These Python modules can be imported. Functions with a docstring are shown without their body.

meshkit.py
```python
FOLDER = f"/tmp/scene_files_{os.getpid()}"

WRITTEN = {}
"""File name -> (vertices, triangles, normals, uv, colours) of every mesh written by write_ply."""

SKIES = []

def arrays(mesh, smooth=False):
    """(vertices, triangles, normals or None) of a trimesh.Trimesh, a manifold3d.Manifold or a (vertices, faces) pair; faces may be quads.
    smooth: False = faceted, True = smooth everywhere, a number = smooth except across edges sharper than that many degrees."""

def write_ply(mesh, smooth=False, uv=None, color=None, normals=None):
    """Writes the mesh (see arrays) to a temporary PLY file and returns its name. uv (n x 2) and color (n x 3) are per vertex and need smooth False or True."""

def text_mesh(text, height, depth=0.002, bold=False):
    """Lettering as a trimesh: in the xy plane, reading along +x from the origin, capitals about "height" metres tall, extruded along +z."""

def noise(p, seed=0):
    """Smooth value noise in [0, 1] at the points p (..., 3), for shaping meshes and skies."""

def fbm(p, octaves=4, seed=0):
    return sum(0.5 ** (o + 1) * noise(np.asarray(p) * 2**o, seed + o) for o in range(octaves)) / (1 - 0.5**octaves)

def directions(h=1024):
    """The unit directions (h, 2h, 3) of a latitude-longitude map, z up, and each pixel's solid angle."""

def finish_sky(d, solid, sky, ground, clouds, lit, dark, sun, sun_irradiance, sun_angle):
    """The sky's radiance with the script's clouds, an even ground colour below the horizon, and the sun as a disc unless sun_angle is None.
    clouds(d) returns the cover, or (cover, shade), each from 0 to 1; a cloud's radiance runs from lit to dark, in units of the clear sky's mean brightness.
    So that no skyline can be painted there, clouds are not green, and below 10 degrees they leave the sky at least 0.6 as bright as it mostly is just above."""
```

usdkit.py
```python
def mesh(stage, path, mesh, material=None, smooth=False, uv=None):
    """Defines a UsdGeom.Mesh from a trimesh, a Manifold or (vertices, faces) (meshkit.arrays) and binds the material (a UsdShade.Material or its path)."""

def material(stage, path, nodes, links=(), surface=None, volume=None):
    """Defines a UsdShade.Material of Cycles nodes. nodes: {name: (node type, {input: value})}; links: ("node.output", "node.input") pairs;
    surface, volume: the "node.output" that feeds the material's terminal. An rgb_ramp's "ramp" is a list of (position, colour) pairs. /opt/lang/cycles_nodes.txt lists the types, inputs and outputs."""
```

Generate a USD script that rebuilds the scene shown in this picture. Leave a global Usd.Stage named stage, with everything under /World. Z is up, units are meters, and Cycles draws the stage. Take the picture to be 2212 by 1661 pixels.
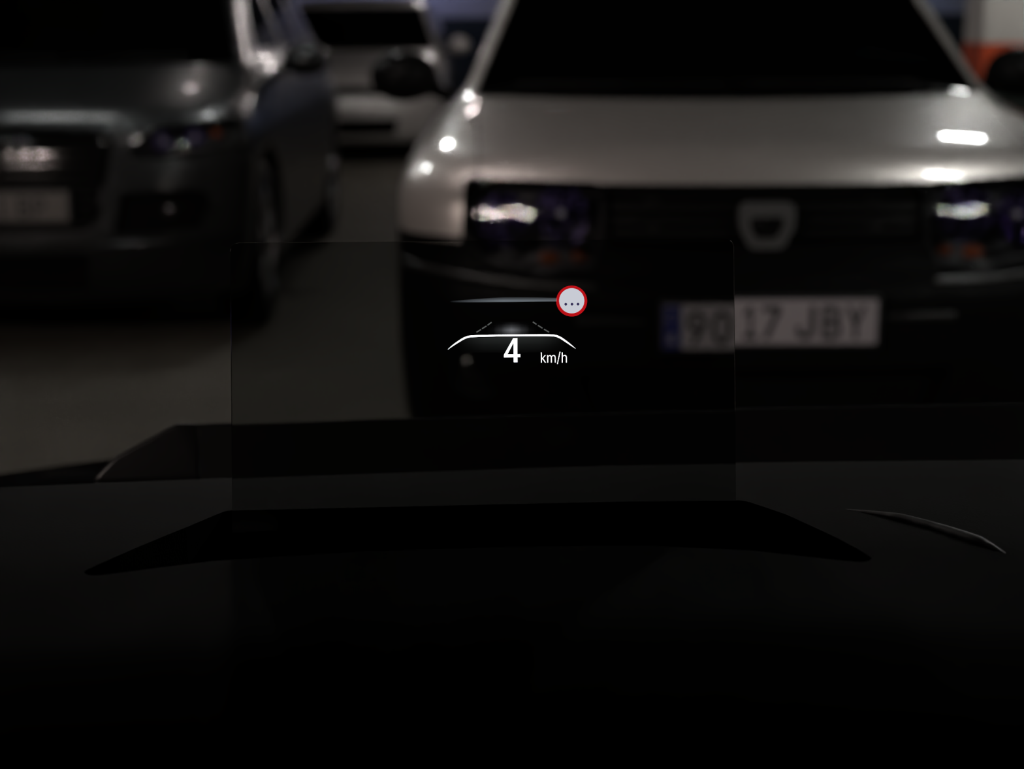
import math, random
import numpy as np
import trimesh
import manifold3d as m3
from manifold3d import Manifold, CrossSection, Mesh as MMesh
from shapely.geometry import Polygon, LineString, Point
from scipy.interpolate import PchipInterpolator
from scipy.ndimage import gaussian_filter
from pxr import Usd, UsdGeom, UsdLux, UsdShade, Gf, Sdf
import usdkit, meshkit

stage = Usd.Stage.CreateInMemory()
UsdGeom.SetStageUpAxis(stage, 'Z')
UsdGeom.SetStageMetersPerUnit(stage, 1.0)
world = UsdGeom.Xform.Define(stage, '/World')
stage.SetDefaultPrim(world.GetPrim())
UsdGeom.Scope.Define(stage, '/World/Looks')

# ------------------------------------------------------------------ camera, exposure, lamps
EYE = np.array([0.0, 0.0, 1.36])
PITCH, ROLL = math.radians(13.0), math.radians(0.45)
F_PX, W_PX = 3540.0, 2212.0
APERTURE = 17.3
FOCUS = 0.837
fwd = np.array([0, math.cos(PITCH), -math.sin(PITCH)])
up0 = np.array([0, math.sin(PITCH), math.cos(PITCH)])
rt0 = np.array([1.0, 0, 0])
cam_right = rt0 * math.cos(ROLL) - up0 * math.sin(ROLL)
cam_up = up0 * math.cos(ROLL) + rt0 * math.sin(ROLL)
cam = UsdGeom.Camera.Define(stage, '/World/camera')
cam.AddTransformOp().Set(Gf.Matrix4d(*cam_right, 0, *cam_up, 0, *(-fwd), 0, *EYE, 1))
cam.CreateHorizontalApertureAttr(APERTURE)
cam.CreateVerticalApertureAttr(APERTURE * 1661 / 2212)
cam.CreateFocalLengthAttr(APERTURE * F_PX / W_PX)
cam.CreateFStopAttr(3.3)
cam.CreateFocusDistanceAttr(FOCUS)
cam.CreateClippingRangeAttr(Gf.Vec2f(0.05, 500))
EXPOSURE = 0.0
cam.CreateExposureAttr(EXPOSURE)

CEIL = 2.55
# (x, y, half-length along x, half-length along y, colour, radiance): the garage's ceiling lamps
LAMPS = [
    (-3.2, 0.0, 0.60, 0.016, (1.0, 0.81, 0.755), 620.0, 'long one to the left of the viewer'),
    (4.2, 0.0, 0.60, 0.016, (1.0, 0.96, 0.91), 280.0, 'long one to the right of the viewer'),
    (-0.66, 4.38, 0.05, 0.024, (1.0, 0.84, 0.81), 360.0, 'tiny one over the left front corner of the white vehicle'),
    (1.74, 4.30, 0.10, 0.022, (1.0, 0.97, 0.94), 230.0, 'tiny one over the right front corner of the white vehicle'),
    (-0.74, 7.82, 0.05, 0.024, (1.0, 0.97, 0.95), 300.0, 'short one above the passage beside the white vehicle'),
    (-0.50, 9.80, 0.03, 0.012, (1.0, 0.80, 0.78), 110.0, 'pinkish one further back above the passage'),
    (2.41, 8.05, 0.12, 0.011, (1.0, 0.97, 0.95), 230.0, 'short one before the concrete beam near the column'),
    (-1.45, 6.15, 0.05, 0.014, (1.0, 0.96, 0.94), 300.0, 'tiny one right over the nose of the dark grey car'),
    (-2.05, 7.05, 0.40, 0.010, (1.0, 0.96, 0.94), 90.0, 'short one over the bonnet of the dark grey car'),
    (-1.75, 9.90, 0.03, 0.010, (1.0, 0.86, 0.84), 130.0, 'tiny one above the roof of the dark grey car'),
    (3.95, 10.7, 0.40, 0.016, (1.0, 0.93, 0.88), 130.0, 'short one behind the beam lighting the column'),
    (-0.70, 18.4, 0.20, 0.016, (1.0, 0.87, 0.84), 110.0, 'just above the far silver hatchback'),
    (0.30, 13.5, 0.30, 0.016, (1.0, 0.86, 0.83), 300.0, 'long one ahead of the far silver hatchback'),
    (-1.5, 22.4, 0.90, 0.045, (0.42, 0.44, 1.0), 24.0, 'bluish one by the far end wall on the left'),
    (4.5, 22.4, 0.90, 0.045, (0.42, 0.52, 1.0), 24.0, 'bluish one by the far end wall on the right'),
]

# ------------------------------------------------------------------ helpers
used = {}


def numbered(parent, name):
    k = (str(parent), name)
    n = used.get(k, 0)
    used[k] = n + 1
    return f'{parent}/{name}' if n == 0 else f'{parent}/{name}_{n:03d}'


def tag(prim, label=None, category=None, group=None, kind=None):
    for k, v in (('label', label), ('category', category), ('group', group), ('kind', kind)):
        if v:
            prim.SetCustomDataByKey(k, v)
    return prim


def thing(name, label, category, loc=(0, 0, 0), rotz=0.0, group=None, kind=None):
    x = UsdGeom.Xform.Define(stage, numbered('/World', name))
    x.AddTranslateOp().Set(Gf.Vec3d(*map(float, loc)))
    if rotz:
        x.AddRotateZOp().Set(float(rotz))
    return tag(x.GetPrim(), label, category, group, kind)


def pth(p):
    return p if isinstance(p, str) else str(p.GetPath())


def part(parent, name, mesh, mat, smooth=30, label=None, kind=None):
    m = usdkit.mesh(stage, numbered(pth(parent), name), mesh, MAT[mat], smooth)
    return tag(m.GetPrim(), label, None, None, kind)


def struct(name, mesh, mat, smooth=False, label=None, category=None):
    return tag(part('/World', name, mesh, mat, smooth), label, category, None, 'structure')


def man(mesh):
    if isinstance(mesh, Manifold):
        return mesh
    return Manifold(MMesh(np.asarray(mesh.vertices, np.float32), np.asarray(mesh.faces, np.uint32)))


def box(x0, x1, y0, y1, z0, z1):
    return Manifold.cube([x1 - x0, y1 - y0, z1 - z0]).translate([x0, y0, z0])


def rbox(x0, x1, y0, y1, z0, z1, r=0.01, n=12):
    s = Manifold.sphere(r, n)
    c = [s.translate([x, y, z]) for x in (x0 + r, x1 - r) for y in (y0 + r, y1 - r) for z in (z0 + r, z1 - r)]
    return Manifold.batch_hull(c)


def cs(pts):
    p = Polygon(pts)
    p = p if p.exterior.is_ccw else Polygon(pts[::-1])
    return CrossSection([np.asarray(p.exterior.coords)[:-1]])


def prism_y(pts, y0, y1, off=0.0):      # polygon in (x, z) extruded along y
    c = cs([(x, -z) for x, z in pts])   # rotate 90 about x maps (x, y, z) to (x, -z, y)
    if off:
        c = c.offset(off, m3.JoinType.Round, 2.0, 16)
    # extrude along z, then map (x, y, z) -> (x, z, -y)
    return Manifold.extrude(c, y1 - y0).transform([[1, 0, 0, 0], [0, 0, 1, y0], [0, -1, 0, 0]])


def prism_z(pts, z0, z1, off=0.0):      # polygon in (x, y) extruded along z
    c = cs(pts)
    if off:
        c = c.offset(off, m3.JoinType.Round, 2.0, 16)
    return Manifold.extrude(c, z1 - z0).translate([0, 0, z0])


def prism_x(pts, x0, x1, off=0.0):      # polygon in (y, z) extruded along x
    c = cs(pts)
    if off:
        c = c.offset(off, m3.JoinType.Round, 2.0, 16)
    return Manifold.extrude(c, x1 - x0).transform([[0, 0, 1, x0], [1, 0, 0, 0], [0, 1, 0, 0]])


def rounded(pts, r):
    p = Polygon(pts).buffer(-r).buffer(2 * r, quad_segs=6).buffer(-r, quad_segs=6)
    return [(x, y) for x, y in list(p.exterior.coords)[:-1]]


def mirror(pts):
    return [(-x, z) for x, z in pts][::-1]


def lathe(profile, n=32, axis='x'):
    """profile of (radius, along) pairs turned about an axis."""
    a = np.linspace(0, 2 * math.pi, n, endpoint=False)
    r, h = np.array(profile).T
    P = np.stack([r[:, None] * np.cos(a), r[:, None] * np.sin(a), np.repeat(h[:, None], n, 1)], -1)
    k = len(r)
    f = []
    for i in range(k - 1):
        for j in range(n):
            q = (j + 1) % n
            f += [(i * n + j, i * n + q, (i + 1) * n + q), (i * n + j, (i + 1) * n + q, (i + 1) * n + j)]
    v = P.reshape(-1, 3)
    if axis == 'x':
        v = v[:, [2, 0, 1]]
    elif axis == 'y':
        v = v[:, [0, 2, 1]] * [1, 1, -1]
    m = trimesh.Trimesh(v, f, process=False)
    m.merge_vertices(digits_vertex=7)
    m.update_faces(m.nondegenerate_faces())
    m.remove_unreferenced_vertices()
    return m


def tube(points, r, n=10):
    pts = np.array(points, float)
    sph = [Manifold.sphere(rr, n).translate(list(p)) for p, rr in zip(pts, np.broadcast_to(r, len(pts)))]
    return Manifold.batch_boolean([Manifold.batch_hull([sph[i], sph[i + 1]]) for i in range(len(sph) - 1)], m3.OpType.Add) if len(sph) > 2 else Manifold.batch_hull(sph)


def text_xz(text, height, depth=0.002, bold=True, width=None):
    """lettering in the x-z plane facing -y, centred on the origin."""
    t = meshkit.text_mesh(text, height, depth, bold)
    v = np.array(t.vertices)
    c = (v.min(0) + v.max(0)) / 2
    v = v - [c[0], c[1], 0]
    if width:
        v[:, 0] *= width / np.ptp(v[:, 0])
    return trimesh.Trimesh(np.stack([v[:, 0], -v[:, 2], v[:, 1]], 1), t.faces, process=False)


def moved(mesh, x=0, y=0, z=0):
    m = mesh.copy()
    m.apply_translation([x, y, z])
    return m


def flip_x(mesh):
    return trimesh.Trimesh(np.array(mesh.vertices) * [-1, 1, 1], np.array(mesh.faces)[:, ::-1], process=False)


# ------------------------------------------------------------------ materials
MAT = {}


def mat(name, nodes, links=(), surface='p.BSDF'):
    MAT[name] = usdkit.material(stage, f'/World/Looks/{name}', nodes, links, surface=surface)


def plain(name, color, rough=0.5, metal=0.0, **kw):
    mat(name, {'p': ('principled_bsdf', dict(base_color=color, roughness=rough, metallic=metal, **kw))})


def glass(name, tint, f0=0.04, gloss=(1, 1, 1)):
    """a pane: straight-through transmission, with a mirror reflection that grows towards grazing angles."""
    mat(name, {'t': ('transparent_bsdf', {'color': tint}), 'g': ('glossy_bsdf', {'color': gloss, 'roughness': 0.0}), 'lw': ('layer_weight', {'blend': 0.5}),
               'pw': ('math', {'math_type': 'power', 'value2': 5.0}), 'ma': ('math', {'math_type': 'multiply_add', 'value2': 1.0 - f0, 'value3': f0}), 'm': ('mix_closure', {})},
        [('lw.facing', 'pw.value1'), ('pw.value', 'ma.value1'), ('ma.value', 'm.fac'), ('t.BSDF', 'm.closure1'), ('g.BSDF', 'm.closure2')], surface='m.closure')


def emit(name, color, strength):
    mat(name, {'e': ('emission', {'color': color, 'strength': strength})}, surface='e.emission')


plain('white_paint', (0.57, 0.54, 0.515), 0.36, 0.58, coat_weight=1.0, coat_roughness=0.02)
plain('grey_paint', (0.024, 0.026, 0.027), 0.32, 0.7, coat_weight=0.2, coat_roughness=0.02)
mat('black_paint', {'d': ('diffuse_bsdf', {'color': (0.004, 0.004, 0.0045)}), 'g': ('glossy_bsdf', {'color': (1, 1, 1), 'roughness': 0.08}), 'm': ('mix_closure', {'fac': 0.035})},
    [('d.BSDF', 'm.closure1'), ('g.BSDF', 'm.closure2')], surface='m.closure')
plain('far_silver_paint', (0.50, 0.48, 0.47), 0.34, 0.45, coat_weight=1.0, coat_roughness=0.03)
plain('black_plastic', (0.0035, 0.0035, 0.0037), 0.45, specular_ior_level=0.06)
plain('gloss_black', (0.008, 0.008, 0.008), 0.12)
plain('satin_trim', (0.008, 0.008, 0.008), 0.35, specular_ior_level=0.12)
plain('ridge_trim', (0.03, 0.032, 0.032), 0.45)
plain('rubber', (0.003, 0.003, 0.003), 0.75, specular_ior_level=0.15)
plain('chrome', (0.60, 0.58, 0.66), 0.03, 1.0)
plain('satin_chrome', (0.45, 0.45, 0.47), 0.28, 1.0)
plain('reflector', (0.25, 0.20, 0.42), 0.0, 1.0)
plain('ring_chrome', (0.22, 0.215, 0.23), 0.03, 1.0)
plain('dark_chrome', (0.34, 0.34, 0.35), 0.42, 1.0)
plain('dull_trim', (0.024, 0.024, 0.024), 0.32)
plain('lamp_housing', (0.02, 0.02, 0.022), 0.35)
plain('alloy', (0.35, 0.35, 0.36), 0.3, 0.9)
plain('amber', (0.26, 0.055, 0.006), 0.25)
plain('plate_white', (0.43, 0.40, 0.43), 0.45)
plain('plate_dusty', (0.11, 0.102, 0.095), 0.6)
plain('plate_blue', (0.012, 0.016, 0.15), 0.45)
plain('plate_black', (0.012, 0.012, 0.014), 0.5)
plain('upholstery', (0.02, 0.02, 0.021), 0.85)
plain('cabin_plastic', (0.018, 0.018, 0.018), 0.6)
plain('dark_void', (0.002, 0.002, 0.002), 0.9, specular_ior_level=0.1)
plain('lamp_metal', (0.45, 0.45, 0.45), 0.5)
glass('car_glass', (0.22, 0.24, 0.23))
glass('windshield_glass', (0.95, 0.97, 0.96), 0.02)
glass('lens_glass', (0.94, 0.94, 0.96))
plain('mirror_face', (0.6, 0.6, 0.6), 0.02, 1.0)

# dashboard: soft-touch plastic with a fine grain
mat('dash_plastic', {'tc': ('texture_coordinate', {}), 'n': ('noise_texture', {'scale': 900.0, 'detail': 2.0}), 'b': ('bump', {'strength': 0.25, 'distance': 0.0006}),
                     'p': ('principled_bsdf', {'base_color': (0.0175, 0.0184, 0.0168), 'roughness': 0.8, 'specular_ior_level': 0.03})},
    [('tc.object', 'n.vector'), ('n.fac', 'b.height'), ('b.normal', 'p.normal')])
# floor: worn sealed concrete
mat('floor_concrete', {'g': ('geometry', {}), 'n': ('noise_texture', {'scale': 1.3, 'detail': 6.0, 'roughness': 0.6}), 'n2': ('noise_texture', {'scale': 35.0, 'detail': 3.0}),
                       'r': ('rgb_ramp', {'ramp': [(0.3, (0.070, 0.065, 0.053)), (0.7, (0.094, 0.087, 0.072))]}), 'r2': ('rgb_ramp', {'ramp': [(0.35, (0.92, 0.92, 0.92)), (0.6, (1.0, 1.0, 1.0))]}),
                       'x': ('mix_color', {'blend_type': 'multiply', 'fac': 1.0}), 'b': ('bump', {'strength': 0.15, 'distance': 0.003}),
                       'p': ('principled_bsdf', {'roughness': 0.8, 'specular_ior_level': 0.2})},
    [('g.position', 'n.vector'), ('g.position', 'n2.vector'), ('n.fac', 'r.fac'), ('n2.fac', 'r2.fac'), ('r.color', 'x.a'), ('r2.color', 'x.b'), ('x.result', 'p.base_color'),
     ('n2.fac', 'b.height'), ('b.normal', 'p.normal')])


def wall_mat(name, c0, c1, rough=0.8):
    mat(name, {'g': ('geometry', {}), 'n': ('noise_texture', {'scale': 2.2, 'detail': 5.0}), 'r': ('rgb_ramp', {'ramp': [(0.3, c0), (0.7, c1)]}),
               'n2': ('noise_texture', {'scale': 60.0, 'detail': 2.0}), 'b': ('bump', {'strength': 0.2, 'distance': 0.004}), 'p': ('principled_bsdf', {'roughness': rough})},
        [('g.position', 'n.vector'), ('g.position', 'n2.vector'), ('n.fac', 'r.fac'), ('r.color', 'p.base_color'), ('n2.fac', 'b.height'), ('b.normal', 'p.normal')])


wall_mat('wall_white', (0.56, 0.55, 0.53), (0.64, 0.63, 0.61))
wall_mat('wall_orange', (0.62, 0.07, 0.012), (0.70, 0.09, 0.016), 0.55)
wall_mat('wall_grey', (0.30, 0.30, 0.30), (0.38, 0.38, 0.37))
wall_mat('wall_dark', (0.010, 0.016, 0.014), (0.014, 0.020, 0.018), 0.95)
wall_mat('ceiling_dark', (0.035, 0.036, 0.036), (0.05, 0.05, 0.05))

# ------------------------------------------------------------------ the garage
X0, X1, Y0, Y1 = -13.0, 13.0, -9.0, 23.0
struct('floor', man(trimesh.creation.box(bounds=[[X0, Y0, -0.2], [X1, Y1, 0]])), 'floor_concrete', label='worn beige concrete garage floor', category='floor')
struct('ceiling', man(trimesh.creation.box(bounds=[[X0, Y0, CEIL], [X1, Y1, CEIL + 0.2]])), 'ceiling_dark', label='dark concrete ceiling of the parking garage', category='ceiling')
for nm, b, lb in (('wall_back', (X0, X1, Y1, Y1 + 0.2), 'far end wall of the garage in bluish light'), ('wall_front', (X0, X1, Y0 - 0.2, Y0), 'garage wall behind the viewer'),
                  ('wall_left', (X0 - 0.2, X0, Y0, Y1), 'long garage wall on the left'), ('wall_right', (X1, X1 + 0.2, Y0, Y1), 'long garage wall on the right')):
    w = thing(nm, lb, 'wall', kind='structure')
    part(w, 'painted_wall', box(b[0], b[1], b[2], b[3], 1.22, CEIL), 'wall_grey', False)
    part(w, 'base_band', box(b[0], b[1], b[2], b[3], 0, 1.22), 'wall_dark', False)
col = thing('column', 'white square concrete column with an orange stripe behind the white vehicle', 'column', (3.40, 12.0, 0), kind='structure')
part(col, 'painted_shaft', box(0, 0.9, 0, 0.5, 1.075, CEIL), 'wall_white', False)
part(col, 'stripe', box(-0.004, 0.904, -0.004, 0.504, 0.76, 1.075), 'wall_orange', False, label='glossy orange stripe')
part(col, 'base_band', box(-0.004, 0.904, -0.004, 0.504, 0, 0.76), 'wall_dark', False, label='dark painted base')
struct('beam', box(1.9, 5.5, 9.25, 9.65, 2.15, CEIL), 'wall_white', label='white concrete ceiling beam on the right', category='beam')

for i, (lx, ly, hx, tr, c, st, where) in enumerate(LAMPS):
    emit(f'lamp_tube_{i}', c, st)
    L = thing('ceiling_light', f'ceiling batten lamp, {where}', 'lamp', (lx, ly, CEIL))
    part(L, 'housing', box(-hx - 0.03, hx + 0.03, -0.05, 0.05, -0.05, 0), 'lamp_metal', False)
    part(L, 'tube', lathe([(0.0, -hx), (tr, -hx), (tr, hx), (0.0, hx)], 12, 'x').apply_translation([0, 0, -0.08]), f'lamp_tube_{i}', True)
    if ly > 22:
        part(L, 'shade', box(-hx - 0.1, hx + 0.1, -0.12, -0.10, -0.20, 0), 'lamp_metal', False)
    for sx in (-1, 1):
        part(L, 'tube_holder', box(sx * (hx + 0.01) - 0.01, sx * (hx + 0.01) + 0.01, -0.022, 0.022, -0.105, -0.045), 'lamp_metal', False)


# ------------------------------------------------------------------ car bodies from smooth implicit shapes
def smax(a, b, k):
    h = np.clip(0.5 + 0.5 * (a - b) / k, 0, 1)
    return b * (1 - h) + a * h + k * h * (1 - h)


def smin(a, b, k):
    return -smax(-a, -b, k)


def curve(pts):
    p = np.array(pts, float)
    f = PchipInterpolator(p[:, 0], p[:, 1])
    lo, hi = p[0, 0], p[-1, 0]
    return lambda t: f(np.clip(t, lo, hi))


def surface_nets(Fv, org, h):
    S = Fv < 0
    n = np.array(Fv.shape)
    cnt = np.zeros(n - 1)
    acc = np.zeros((*(n - 1), 3))
    idx = np.stack(np.meshgrid(*[np.arange(k) for k in n], indexing='ij'), -1).astype(float)
    for ax in range(3):
        a = [slice(None)] * 3
        b = [slice(None)] * 3
        a[ax], b[ax] = slice(0, -1), slice(1, None)
        a, b = tuple(a), tuple(b)
        cross = S[a] != S[b]
        fa, fb = Fv[a], Fv[b]
        t = np.where(cross, fa / np.where(cross, fa - fb, 1), 0)
        p = idx[a].copy()
        p[..., ax] += t
        o = [k for k in range(3) if k != ax]
        for da in (0, 1):
            for db in (0, 1):
                src = [slice(None)] * 3
                dst = [slice(None)] * 3
                # an edge at (i, j) touches the cells (i - da, j - db)
                src[o[0]] = slice(da, n[o[0]] - 1 + da)
                src[o[1]] = slice(db, n[o[1]] - 1 + db)
                src = tuple(src)
                c = cross[src]
                cnt += c
                acc += np.where(c[..., None], p[src], 0)
    cells = cnt > 0
    vid = -np.ones(n - 1, int)
    vid[cells] = np.arange(cells.sum())
    V = acc[cells] / cnt[cells][:, None] * h + org
    faces = []
    for ax in range(3):
        a = [slice(None)] * 3
        b = [slice(None)] * 3
        a[ax], b[ax] = slice(0, -1), slice(1, None)
        cross = S[tuple(a)] != S[tuple(b)]
        o = [(ax + 1) % 3, (ax + 2) % 3]
        inner = [slice(None)] * 3
        inner[o[0]], inner[o[1]] = slice(1, -1), slice(1, -1)
        c = np.argwhere(cross[tuple(inner)])
        c[:, o[0]] += 1
        c[:, o[1]] += 1
        q = []
        for d0, d1 in ((1, 1), (0, 1), (0, 0), (1, 0)):
            k = c.copy()
            k[:, o[0]] -= d0
            k[:, o[1]] -= d1
            q.append(vid[k[:, 0], k[:, 1], k[:, 2]])
        q = np.stack(q, 1)
        ins = S[c[:, 0], c[:, 1], c[:, 2]]
        q[~ins] = q[~ins][:, ::-1]
        faces.append(q)
    q = np.vstack(faces)
    return V, np.vstack([q[:, [0, 1, 2]], q[:, [0, 2, 3]]])


def car_solids(P, h, level=-0.022):
    """The outer solid of a car and the same shrunk by 22 mm."""
    W, L = P['W'], P['L']
    xs = np.arange(-W - 0.12, W + 0.12 + h, h)
    xs = xs - (xs[0] + xs[-1]) / 2
    ys = np.arange(-0.15, L + 0.30, h)
    zs = np.arange(0.05, P['H'] + 0.12, h)
    x, y, z = np.meshgrid(xs, ys, zs, indexing='ij')
    ax = np.abs(x)
    yf, zt, w, sec, yr = (curve(P[k]) for k in ('front', 'top', 'plan', 'sec', 'rear'))
    yb = y - P['bow'] * (ax / W) ** 2.2
    front = (yf(z) - yb)
    rear = y - yr(z) + 0.12 * (ax / W) ** 2
    side = ax - w(y) + sec(z)
    if 'fender_drop' in P:
        tz, ty = np.clip((z - 0.92) / 0.18, 0, 1), np.clip((y - 0.75) / 0.5, 0, 1)
        side = side + P['fender_drop'] * tz * tz * (1 - ty * ty * (3 - 2 * ty))
    top = (z + P['crown'] * ax ** 2 - zt(yb)) * 0.97
    if 'bulge' in P:
        top = top - P['bulge'](ax, y)
    d = smax(front, side, P.get('k_corner', 0.22))
    d = smax(d, rear, 0.15)
    d = smax(d, top, P.get('k_top', 0.10))
    d = smax(d, P['clear'] - z, 0.06)
    # greenhouse
    (wy0, wz0), (wy1, wz1) = P['screen']
    t = np.array([wy1 - wy0, wz1 - wz0])
    t /= np.linalg.norm(t)
    yg = y - P.get('screen_bow', 0.10) * (ax / W) ** 2
    scr = -((yg - wy0) * t[1] - (z - wz0) * t[0])
    (ry0, rz0), (ry1, rz1) = P['back']
    u = np.array([ry1 - ry0, rz1 - rz0])
    u /= np.linalg.norm(u)
    bk = (y - ry0) * u[1] - (z - rz0) * u[0] + 0.06 * (ax / W) ** 2
    roof = z + 0.06 * ax ** 2 - curve(P['roof'])(y)
    wb, wr = P['gh']
    tl = (wb - wr) / (P['H'] - wz0)
    gside = (ax - wb + tl * np.maximum(z - wz0, 0)) / math.sqrt(1 + tl * tl)
    g = smax(scr, gside, 0.05)
    g = smax(g, bk, 0.10)
    g = smax(g, roof, 0.09)
    g = np.maximum(g, P['clear'] + 0.4 - z)
    d = smin(d, g, 0.035)
    for wy in P['axles']:
        r = np.hypot(y - wy, z - P['rw'])
        if P.get('flare'):
            fl = np.maximum(np.maximum(r - P['rw'] - 0.135, ax - w(y) - P['flare']), W - 0.2 - ax)
            fl = np.maximum(fl, 0.22 - z)
            d = smin(d, fl, 0.05)
        d = np.maximum(d, -np.maximum(r - P['rw'] - 0.055, W - 0.30 - ax))
    out = []
    for lv in (0.0, level):
        for sg in (0.0, 0.45, 0.6, 0.8, 1.0):
            v, f = surface_nets((gaussian_filter(d, sg) if sg else d) - lv, np.array([xs[0], ys[0], zs[0]]), h)
            mm = man(trimesh.Trimesh(v, f, process=False))
            if mm.status() == m3.Error.NoError:
                break
            print('not manifold at', sg)
        out.append(mm)
    return out


def make_wheel(root, x, y, r, side, rim_r=0.21, spokes=5):
    """tyre with its rim and hub cap; side is the direction its face looks along x."""
    wd = 0.105
    prof = [(rim_r, -wd + 0.02), (rim_r + 0.02, -wd), (r - 0.03, -wd), (r - 0.006, -wd + 0.025), (r, -wd * 0.5), (r, wd * 0.5), (r - 0.006, wd - 0.025), (r - 0.03, wd), (rim_r + 0.02, wd), (rim_r, wd - 0.02), (rim_r, -wd + 0.02)]
    t = part(root, 'tyre', lathe(prof, 40).apply_translation([x, y, r]), 'rubber')
    disc = [man(lathe([(0.0, -0.02), (rim_r + 0.004, -0.02), (rim_r + 0.004, 0.02), (rim_r - 0.012, 0.028), (rim_r - 0.02, -0.004), (0.0, -0.004)], 40))]
    for k in range(spokes):
        a = 2 * math.pi * k / spokes
        b = Manifold.batch_hull([Manifold.sphere(0.02, 8).translate([0.012, 0, 0.0]), Manifold.sphere(0.016, 8).translate([0.012, 0.03, rim_r - 0.03]), Manifold.sphere(0.016, 8).translate([0.012, -0.03, rim_r - 0.03]),
                                 Manifold.sphere(0.02, 8).translate([0.0, 0, 0.02])])
        disc.append(b.rotate([math.degrees(a), 0, 0]))
    rim = Manifold.batch_boolean(disc, m3.OpType.Add)
    hub = man(lathe([(0.0, 0.03), (0.045, 0.026), (0.05, 0.0), (0.0, -0.01)][::-1], 20))
    if side < 0:
        rim, hub = rim.mirror([1, 0, 0]), hub.mirror([1, 0, 0])
    o = side * (wd - 0.035)
    part(t, 'rim', rim.translate([x + o, y, r]), 'alloy')
    part(t, 'hub_cap', hub.translate([x + o + side * 0.012, y, r]), 'satin_trim')


def make_mirror(root, side, x, y, z, paint, sx=0.115, sy=0.07, sz=0.085):
    """door mirror: housing shell, arm to the door and glass facing the rear."""
    h = Manifold.sphere(1.0, 32).scale([sx, sy * 1.5, sz])
    h = h.trim_by_plane([0, -1, 0], -0.035)
    h = Manifold.batch_hull([h, Manifold.sphere(0.03, 12).scale([1, 0.6, 1]).translate([-side * sx * 0.85, 0.0, -sz * 0.35])])
    t = part(root, 'mirror_housing', h.translate([x, y, z]), paint, 40)
    part(t, 'mirror_glass', Manifold.cylinder(0.004, 1.0, 1.0, 32).scale([sx * 0.86, sz * 0.82, 1]).rotate([90, 0, 0]).translate([x, y + 0.04, z]), 'mirror_face', False)
    part(t, 'mirror_arm', Manifold.batch_hull([Manifold.sphere(0.02, 12).translate([x - side * sx * 0.7, y, z - sz * 0.5]), Manifold.sphere(0.024, 12).translate([x - side * (sx + 0.07), y + 0.02, z - sz * 0.9])]), 'black_plastic', 40)


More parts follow.
